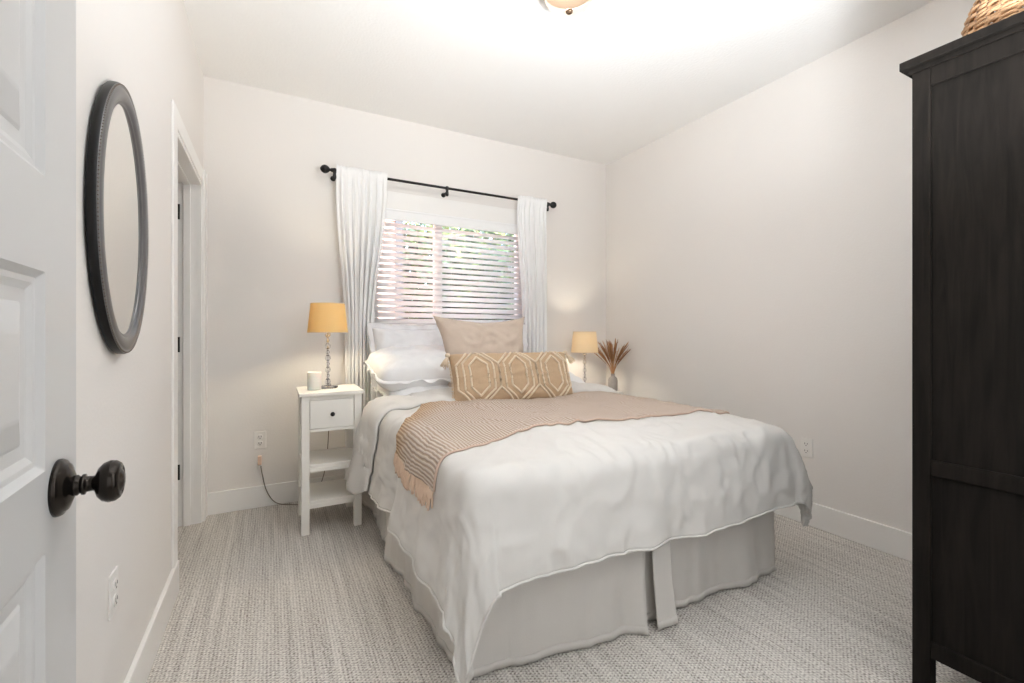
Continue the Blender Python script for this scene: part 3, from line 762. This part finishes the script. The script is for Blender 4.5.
# lumbar pillow with raised pattern and tassels
lw, lh, lt = .82, .325, .17
lum, lf = pillow('lumbar_pillow', 'long tan lumbar pillow with cream hexagon pattern and tassels', 'pillow', (1.34, 2.50, .858), (R_(-22),0,R_(-3)), lw, lh, lt, M['gold_linen'], 6.1, pinch=.035, wr=.006, exp=.38)
bm = B()
def onp(x, z):
    u = max(-.985, min(.985, x/(lw/2))); v = max(-.985, min(.985, z/(lh/2)))
    p_ = lf(u, v, 1); return p_+Vector((0, -.003, 0))
def seg(pts):
    out = []
    for (xa, za), (xb, zb) in zip(pts, pts[1:]):
        n = max(2, int(math.hypot(xb-xa, zb-za)/.008))
        for k in range(n): out.append((xa+(xb-xa)*k/n, za+(zb-za)*k/n))
    out.append(pts[-1])
    run = []; runs = []
    for q in out:
        if abs(q[1]) <= lh/2*.985 and abs(q[0]) <= lw/2*.985: run.append(q)
        elif run: runs.append(run); run = []
    if run: runs.append(run)
    for r_ in runs:
        if len(r_) > 2: tube(bm, [onp(*q) for q in r_], .0068, 6)
for cx_ in (-.262, 0.0, .262):
    for hwid, hside, tip in ((.055,.068,.122),(.093,.085,.168),(.131,.075,.20)):
        seg([(cx_,tip),(cx_+hwid,hside),(cx_+hwid,-hside),(cx_,-tip),(cx_-hwid,-hside),(cx_-hwid,hside),(cx_,tip)])
obj('yarn_pattern', bm, M['cream_yarn'], lum, smooth=True)
rnd = random.Random(11)
for sx in (-1, 1):
    for sz in (-1, 1):
        bm = B(); c_ = lf(sx*.98, sz*.98, 1); c_ = Vector((c_.x, 0, c_.z))
        bmesh.ops.create_icosphere(bm, subdivisions=2, radius=.016, matrix=Matrix.Translation(c_+Vector((sx*.010,-.004,-.004))))
        base = c_+Vector((sx*.012, -.004, -.008))
        dirv = Vector((sx*.45, -.25, -1)) if sz > 0 else Vector((sx*.9, -.45, -.12))
        for k in range(26):
            j = Vector((rnd.uniform(-.3,.3), rnd.uniform(-.3,.3), rnd.uniform(-.12,.12)))
            d = (dirv.normalized()+j).normalized()*rnd.uniform(.07,.085)
            tube(bm, [base, base+d*.5+Vector((0,0,.003)), base+d], .0023, 4)
        obj('tassel', bm, M['cream_yarn'], lum, smooth=True)
for sx in (-1, 1):   # short side fringe
    bm = B()
    for k in range(60):
        v = -0.94+1.88*k/59; p_ = lf(sx*1.0, v, 1); p_ = Vector((p_.x, 0, p_.z)); j = Vector((0, rnd.uniform(-.006,.006), rnd.uniform(-.005,.005)))
        tube(bm, [p_-Vector((sx*.004,0,0)), p_+Vector((sx*.012,0,0))+j], .0022, 4)
    obj('side_fringe', bm, M['cream_yarn'], lum, smooth=True)

# ------------------------------------------------------------------ wardrobe
wx0, wx1, wy0, wy1, wt = 1.765, 2.795, YF+.03, .66, 1.985
wr = thing('wardrobe', 'tall black brown panelled wardrobe standing against the bare wall', 'wardrobe', ((wx0+wx1)/2, (wy0+wy1)/2, 0))
ox, oy = (wx0+wx1)/2, (wy0+wy1)/2
def wb(name, *b_, bev=.002, par=None):
    return obj(name, bx(b_[0]-ox, b_[1]-ox, b_[2]-oy, b_[3]-oy, b_[4], b_[5]), M['wood_black'], par or wr, bevel=bev)
cz = 1.945
bm = B(); box(bm, wx0-.022-ox, wx1+.012-ox, wy0-oy, wy1+.024-oy, wt-.026, wt); box(bm, wx0-.006-ox, wx1+.004-ox, wy0-oy, wy1+.008-oy, cz, wt-.026)
obj('cornice', bm, M['wood_black'], wr, bevel=.002)
for xa in (wx0, wx1-.04):
    for ya, yb_ in ((wy0, wy0+.045), (wy1-.045, wy1)): wb('post', xa, xa+.04, ya, yb_, 0, cz)
for xa in (wx0+.002, wx1-.022):
    for nm, z0, z1 in (('side_rail', cz-.055, cz), ('side_rail', .705, .752), ('side_rail', .150, .200)):
        wb(nm, xa, xa+.02, wy0+.045, wy1-.045, z0, z1)
    for z0, z1 in ((.200, .705), (.752, cz-.055)): wb('side_panel', xa+.010, xa+.016, wy0+.045, wy1-.045, z0, z1, bev=0)
wb('bottom_shelf', wx0+.02, wx1-.02, wy0+.01, wy1-.01, .155, .175)
wb('back_panel', wx0+.04, wx1-.04, wy0, wy0+.01, .15, cz)
wb('front_rail', wx0+.04, wx1-.04, wy1-.03, wy1-.004, .11, .15); wb('front_rail', wx0+.04, wx1-.04, wy1-.03, wy1-.004, cz-.045, cz)
xm = (wx0+wx1)/2
for xa, xb, kx in ((wx0+.042, xm-.002, xm-.03), (xm+.002, wx1-.042, xm+.03)):
    bm = B(); z0, z1 = .155, cz-.05
    box(bm, xa-ox, xa+.07-ox, wy1-.026-oy, wy1-.004-oy, z0, z1); box(bm, xb-.07-ox, xb-ox, wy1-.026-oy, wy1-.004-oy, z0, z1)
    for za, zb in ((z0, z0+.08), (.72, .79), (z1-.08, z1)): box(bm, xa+.07-ox, xb-.07-ox, wy1-.026-oy, wy1-.004-oy, za, zb)
    box(bm, xa+.06-ox, xb-.06-ox, wy1-.020-oy, wy1-.014-oy, z0+.02, z1-.02)
    dd = obj('door', bm, M['wood_black'], wr, bevel=.002)
    bm = B(); lathe(bm, [(.006,wy1-.004-oy),(.007,wy1+.008-oy),(.015,wy1+.014-oy),(.015,wy1+.022-oy),(.002,wy1+.026-oy)], 16, (kx-ox,0,1.05), 'Y'); obj('knob', bm, M['black_metal'], dd, smooth=True)

# wicker basket on the wardrobe
bk = thing('wicker_basket', 'rounded honey wicker basket on top of the wardrobe', 'basket', (1.985, .44, wt))
def bk_prof(s_):  # s_ 0..1 bottom to top -> radius factor, height
    z = .20*s_; r = 1.0-.05*(1-s_)**3*1-.34*s_**2.2; return r, z
AX, AY = .20, .165
bm = B()
ns, rows_ = 30, 15
for j in range(rows_):
    s_ = (j+.5)/rows_; r, z = bk_prof(s_)
    for strand in (0, 1):
        pts = []
        for k in range(ns*4+1):
            a = 2*PI*k/(ns*4); wv = .0045*math.sin(a*ns/2+PI*strand+PI*j)
            pts.append(((AX*r+wv)*math.cos(a), (AY*r+wv)*math.sin(a), z+.0025*math.sin(a*ns/2+PI*strand)+(.003 if strand else -.003)))
        tube(bm, pts, .0048, 5, cap=False)
obj('weave', bm, M['wicker'], bk, smooth=True)
bm = B()
for k in range(ns):
    a = 2*PI*k/ns; tube(bm, [((AX*bk_prof(q/8)[0])*math.cos(a), (AY*bk_prof(q/8)[0])*math.sin(a), bk_prof(q/8)[1]+.004) for q in range(9)], .004, 6)
obj('stakes', bm, M['wicker_dark'], bk, smooth=True)
bm = B(); r, z = bk_prof(1)
for q in range(2):
    tube(bm, [((AX*r)*math.cos(2*PI*k/240)+.004*math.cos(k*.35+PI*q), (AY*r)*math.sin(2*PI*k/240)+.003*math.sin(k*.35+PI*q), z+.008+.005*math.sin(k*.35+PI*q)) for k in range(241)], .007, 6, cap=False)
obj('rim', bm, M['wicker'], bk, smooth=True)
bm = B(); lathe(bm, [(.78*AX,.001),(.78*AX,.006)], 40); bmesh.ops.scale(bm, vec=(1, AY/AX, 1), verts=bm.verts); obj('basket_bottom', bm, M['wicker'], bk)

# ------------------------------------------------------------------ ceiling light
cl = thing('ceiling_light', 'flush ceiling light with frosted glass dome and bronze finial', 'light', (1.20, 1.70, H))
bm = B(); lathe(bm, [(.120,0),(.134,-.006),(.137,-.022),(.130,-.034),(.122,-.036)], 48); obj('canopy_ring', bm, M['bronze'], cl, smooth=True)
bm = B(); lathe(bm, [(.120*math.cos(a*PI/2/12), -.034-.098*math.sin(a*PI/2/12)) for a in range(12)]+[(.01,-.132)], 48); obj('glass_dome', bm, M['dome'], cl, smooth=True)
bm = B(); lathe(bm, [(.013,-.128),(.017,-.132),(.016,-.138),(.010,-.143),(.001,-.145)], 18); obj('finial', bm, M['bronze'], cl, smooth=True)

light('bulb_glow', 'POINT', (-.03,.02,-.046), 27, (1,.965,.93), .022, parent=cl)

# ------------------------------------------------------------------ outside
obj('ground', bx(-12, 20, YB+.3, 26, -.3, -.2), M['soil'], kind='structure')
hs = thing('neighbour_house', 'terracotta lap sided house outside the window', 'house', (-1.4, 6.6, -.2))
bm = B(); z = 0
while z < 5.6:      # lapped boards, each standing proud of the one above
    v = [bm.verts.new(p_) for p_ in ((-5,-.03,z),(3.03,-.03,z),(3.03,.0,z+.185),(-5,.0,z+.185))]; bm.faces.new(v)
    v = [bm.verts.new(p_) for p_ in ((-5,-.03,z),(3.03,-.03,z),(3.03,0,z),(-5,0,z))]; bm.faces.new(v)
    z += .185
box(bm, -5, 3.0, .0, 4, 0, 5.6)
obj('siding', bm, M['siding'], hs)
obj('corner_board', bx(2.98, 3.09, -.05, .06, 0, 5.6), M['roof'], hs)
bm = B(); v = [bm.verts.new(p_) for p_ in ((-5.3,-.5,5.5),(3.4,-.5,5.5),(3.4,2,7),(-5.3,2,7))]; bm.faces.new(v); obj('roof', bm, M['roof'], hs, solid=(.1,0))
def tree(name, label, cat, loc, h, r, n, m, seed, group=None):
    rnd = random.Random(seed); t = thing(name, label, cat, loc, group=group)
    bm = B(); tube(bm, [(0,0,0),(.05,0,h*.4),(0,.05,h*.75)], lambda s_: .12-.07*s_, 8)
    for k in range(7):
        a = rnd.uniform(0, 6.28); tube(bm, [(0,0,h*.3), (math.cos(a)*r*.4, math.sin(a)*r*.4, h*.55), (math.cos(a)*r*.7, math.sin(a)*r*.7, h*.75)], lambda s_: .05-.035*s_, 6)
    obj('trunk', bm, M['bark'], t, smooth=True)
    bm = B()
    cl_ = [(rnd.gauss(0,.42)*r, rnd.gauss(0,.42)*r, h*rnd.uniform(.12,1.0)) for _ in range(26)]
    for k in range(n):
        c_ = rnd.choice(cl_); p_ = Vector((c_[0]+rnd.gauss(0,.22)*r, c_[1]+rnd.gauss(0,.22)*r, max(.1, c_[2]+rnd.gauss(0,.12)*h)))
        d = Vector((rnd.gauss(0,1), rnd.gauss(0,1), rnd.gauss(0,.6))).normalized(); e = d.orthogonal().normalized(); s_ = rnd.uniform(.06,.12)
        bm.faces.new([bm.verts.new(p_+d*s_), bm.verts.new(p_+e*s_*.45), bm.verts.new(p_-d*s_), bm.verts.new(p_-e*s_*.45)])
    obj('foliage', bm, m, t)
tree('tree', 'leafy green tree just past the corner of the terracotta house', 'tree', (3.4, 9.0, -.2), 4.6, 1.5, 6500, M['leaf'], 1, group='garden trees')
tree('tree', 'tall leafy tree standing in the middle of the window view', 'tree', (5.0, 9.6, -.2), 4.4, 1.5, 6500, M['leaf'], 2, group='garden trees')
tree('tree', 'lower leafy tree under the small patch of blue sky', 'tree', (6.8, 9.4, -.2), 3.3, 1.5, 6000, M['leaf'], 3, group='garden trees')
def hedge():
    rnd = random.Random(21); bm = B()
    for k in range(14000):
        p_ = Vector((rnd.uniform(-1,10), rnd.gauss(0,.35), rnd.uniform(0,1)**.8*(4.6-.16*(rnd.random()*4)) )); lim = 4.4 if p_.x < 6.2 else 2.9
        if p_.z > lim+.3*math.sin(p_.x*3): continue
        d = Vector((rnd.gauss(0,1), rnd.gauss(0,1), rnd.gauss(0,.7))).normalized(); e = d.orthogonal().normalized(); s_ = rnd.uniform(.10,.2)
        bm.faces.new([bm.verts.new(p_+d*s_), bm.verts.new(p_+e*s_*.5), bm.verts.new(p_-d*s_), bm.verts.new(p_-e*s_*.5)])
    t = thing('hedge', 'tall dark hedge closing the garden behind all the trees', 'hedge', (1.5, 12.2, -.2))
    obj('foliage', bm, M['leaf2'], t)
    for x in range(0, 10): 
        bm = B(); tube(bm, [(x,0,0),(x+.1,0,2.5)], lambda s_: .06-.03*s_, 6); obj('trunk', bm, M['bark'], t)
hedge()
tree('bush', 'dark green bush seen low through the blind', 'bush', (3.3, 7.6, -.2), 2.6, 1.1, 5000, M['leaf2'], 4, group='garden bushes')
tree('bush', 'dark green bush seen low behind the far curtain', 'bush', (5.0, 7.9, -.2), 2.6, 1.2, 5000, M['leaf2'], 5, group='garden bushes')
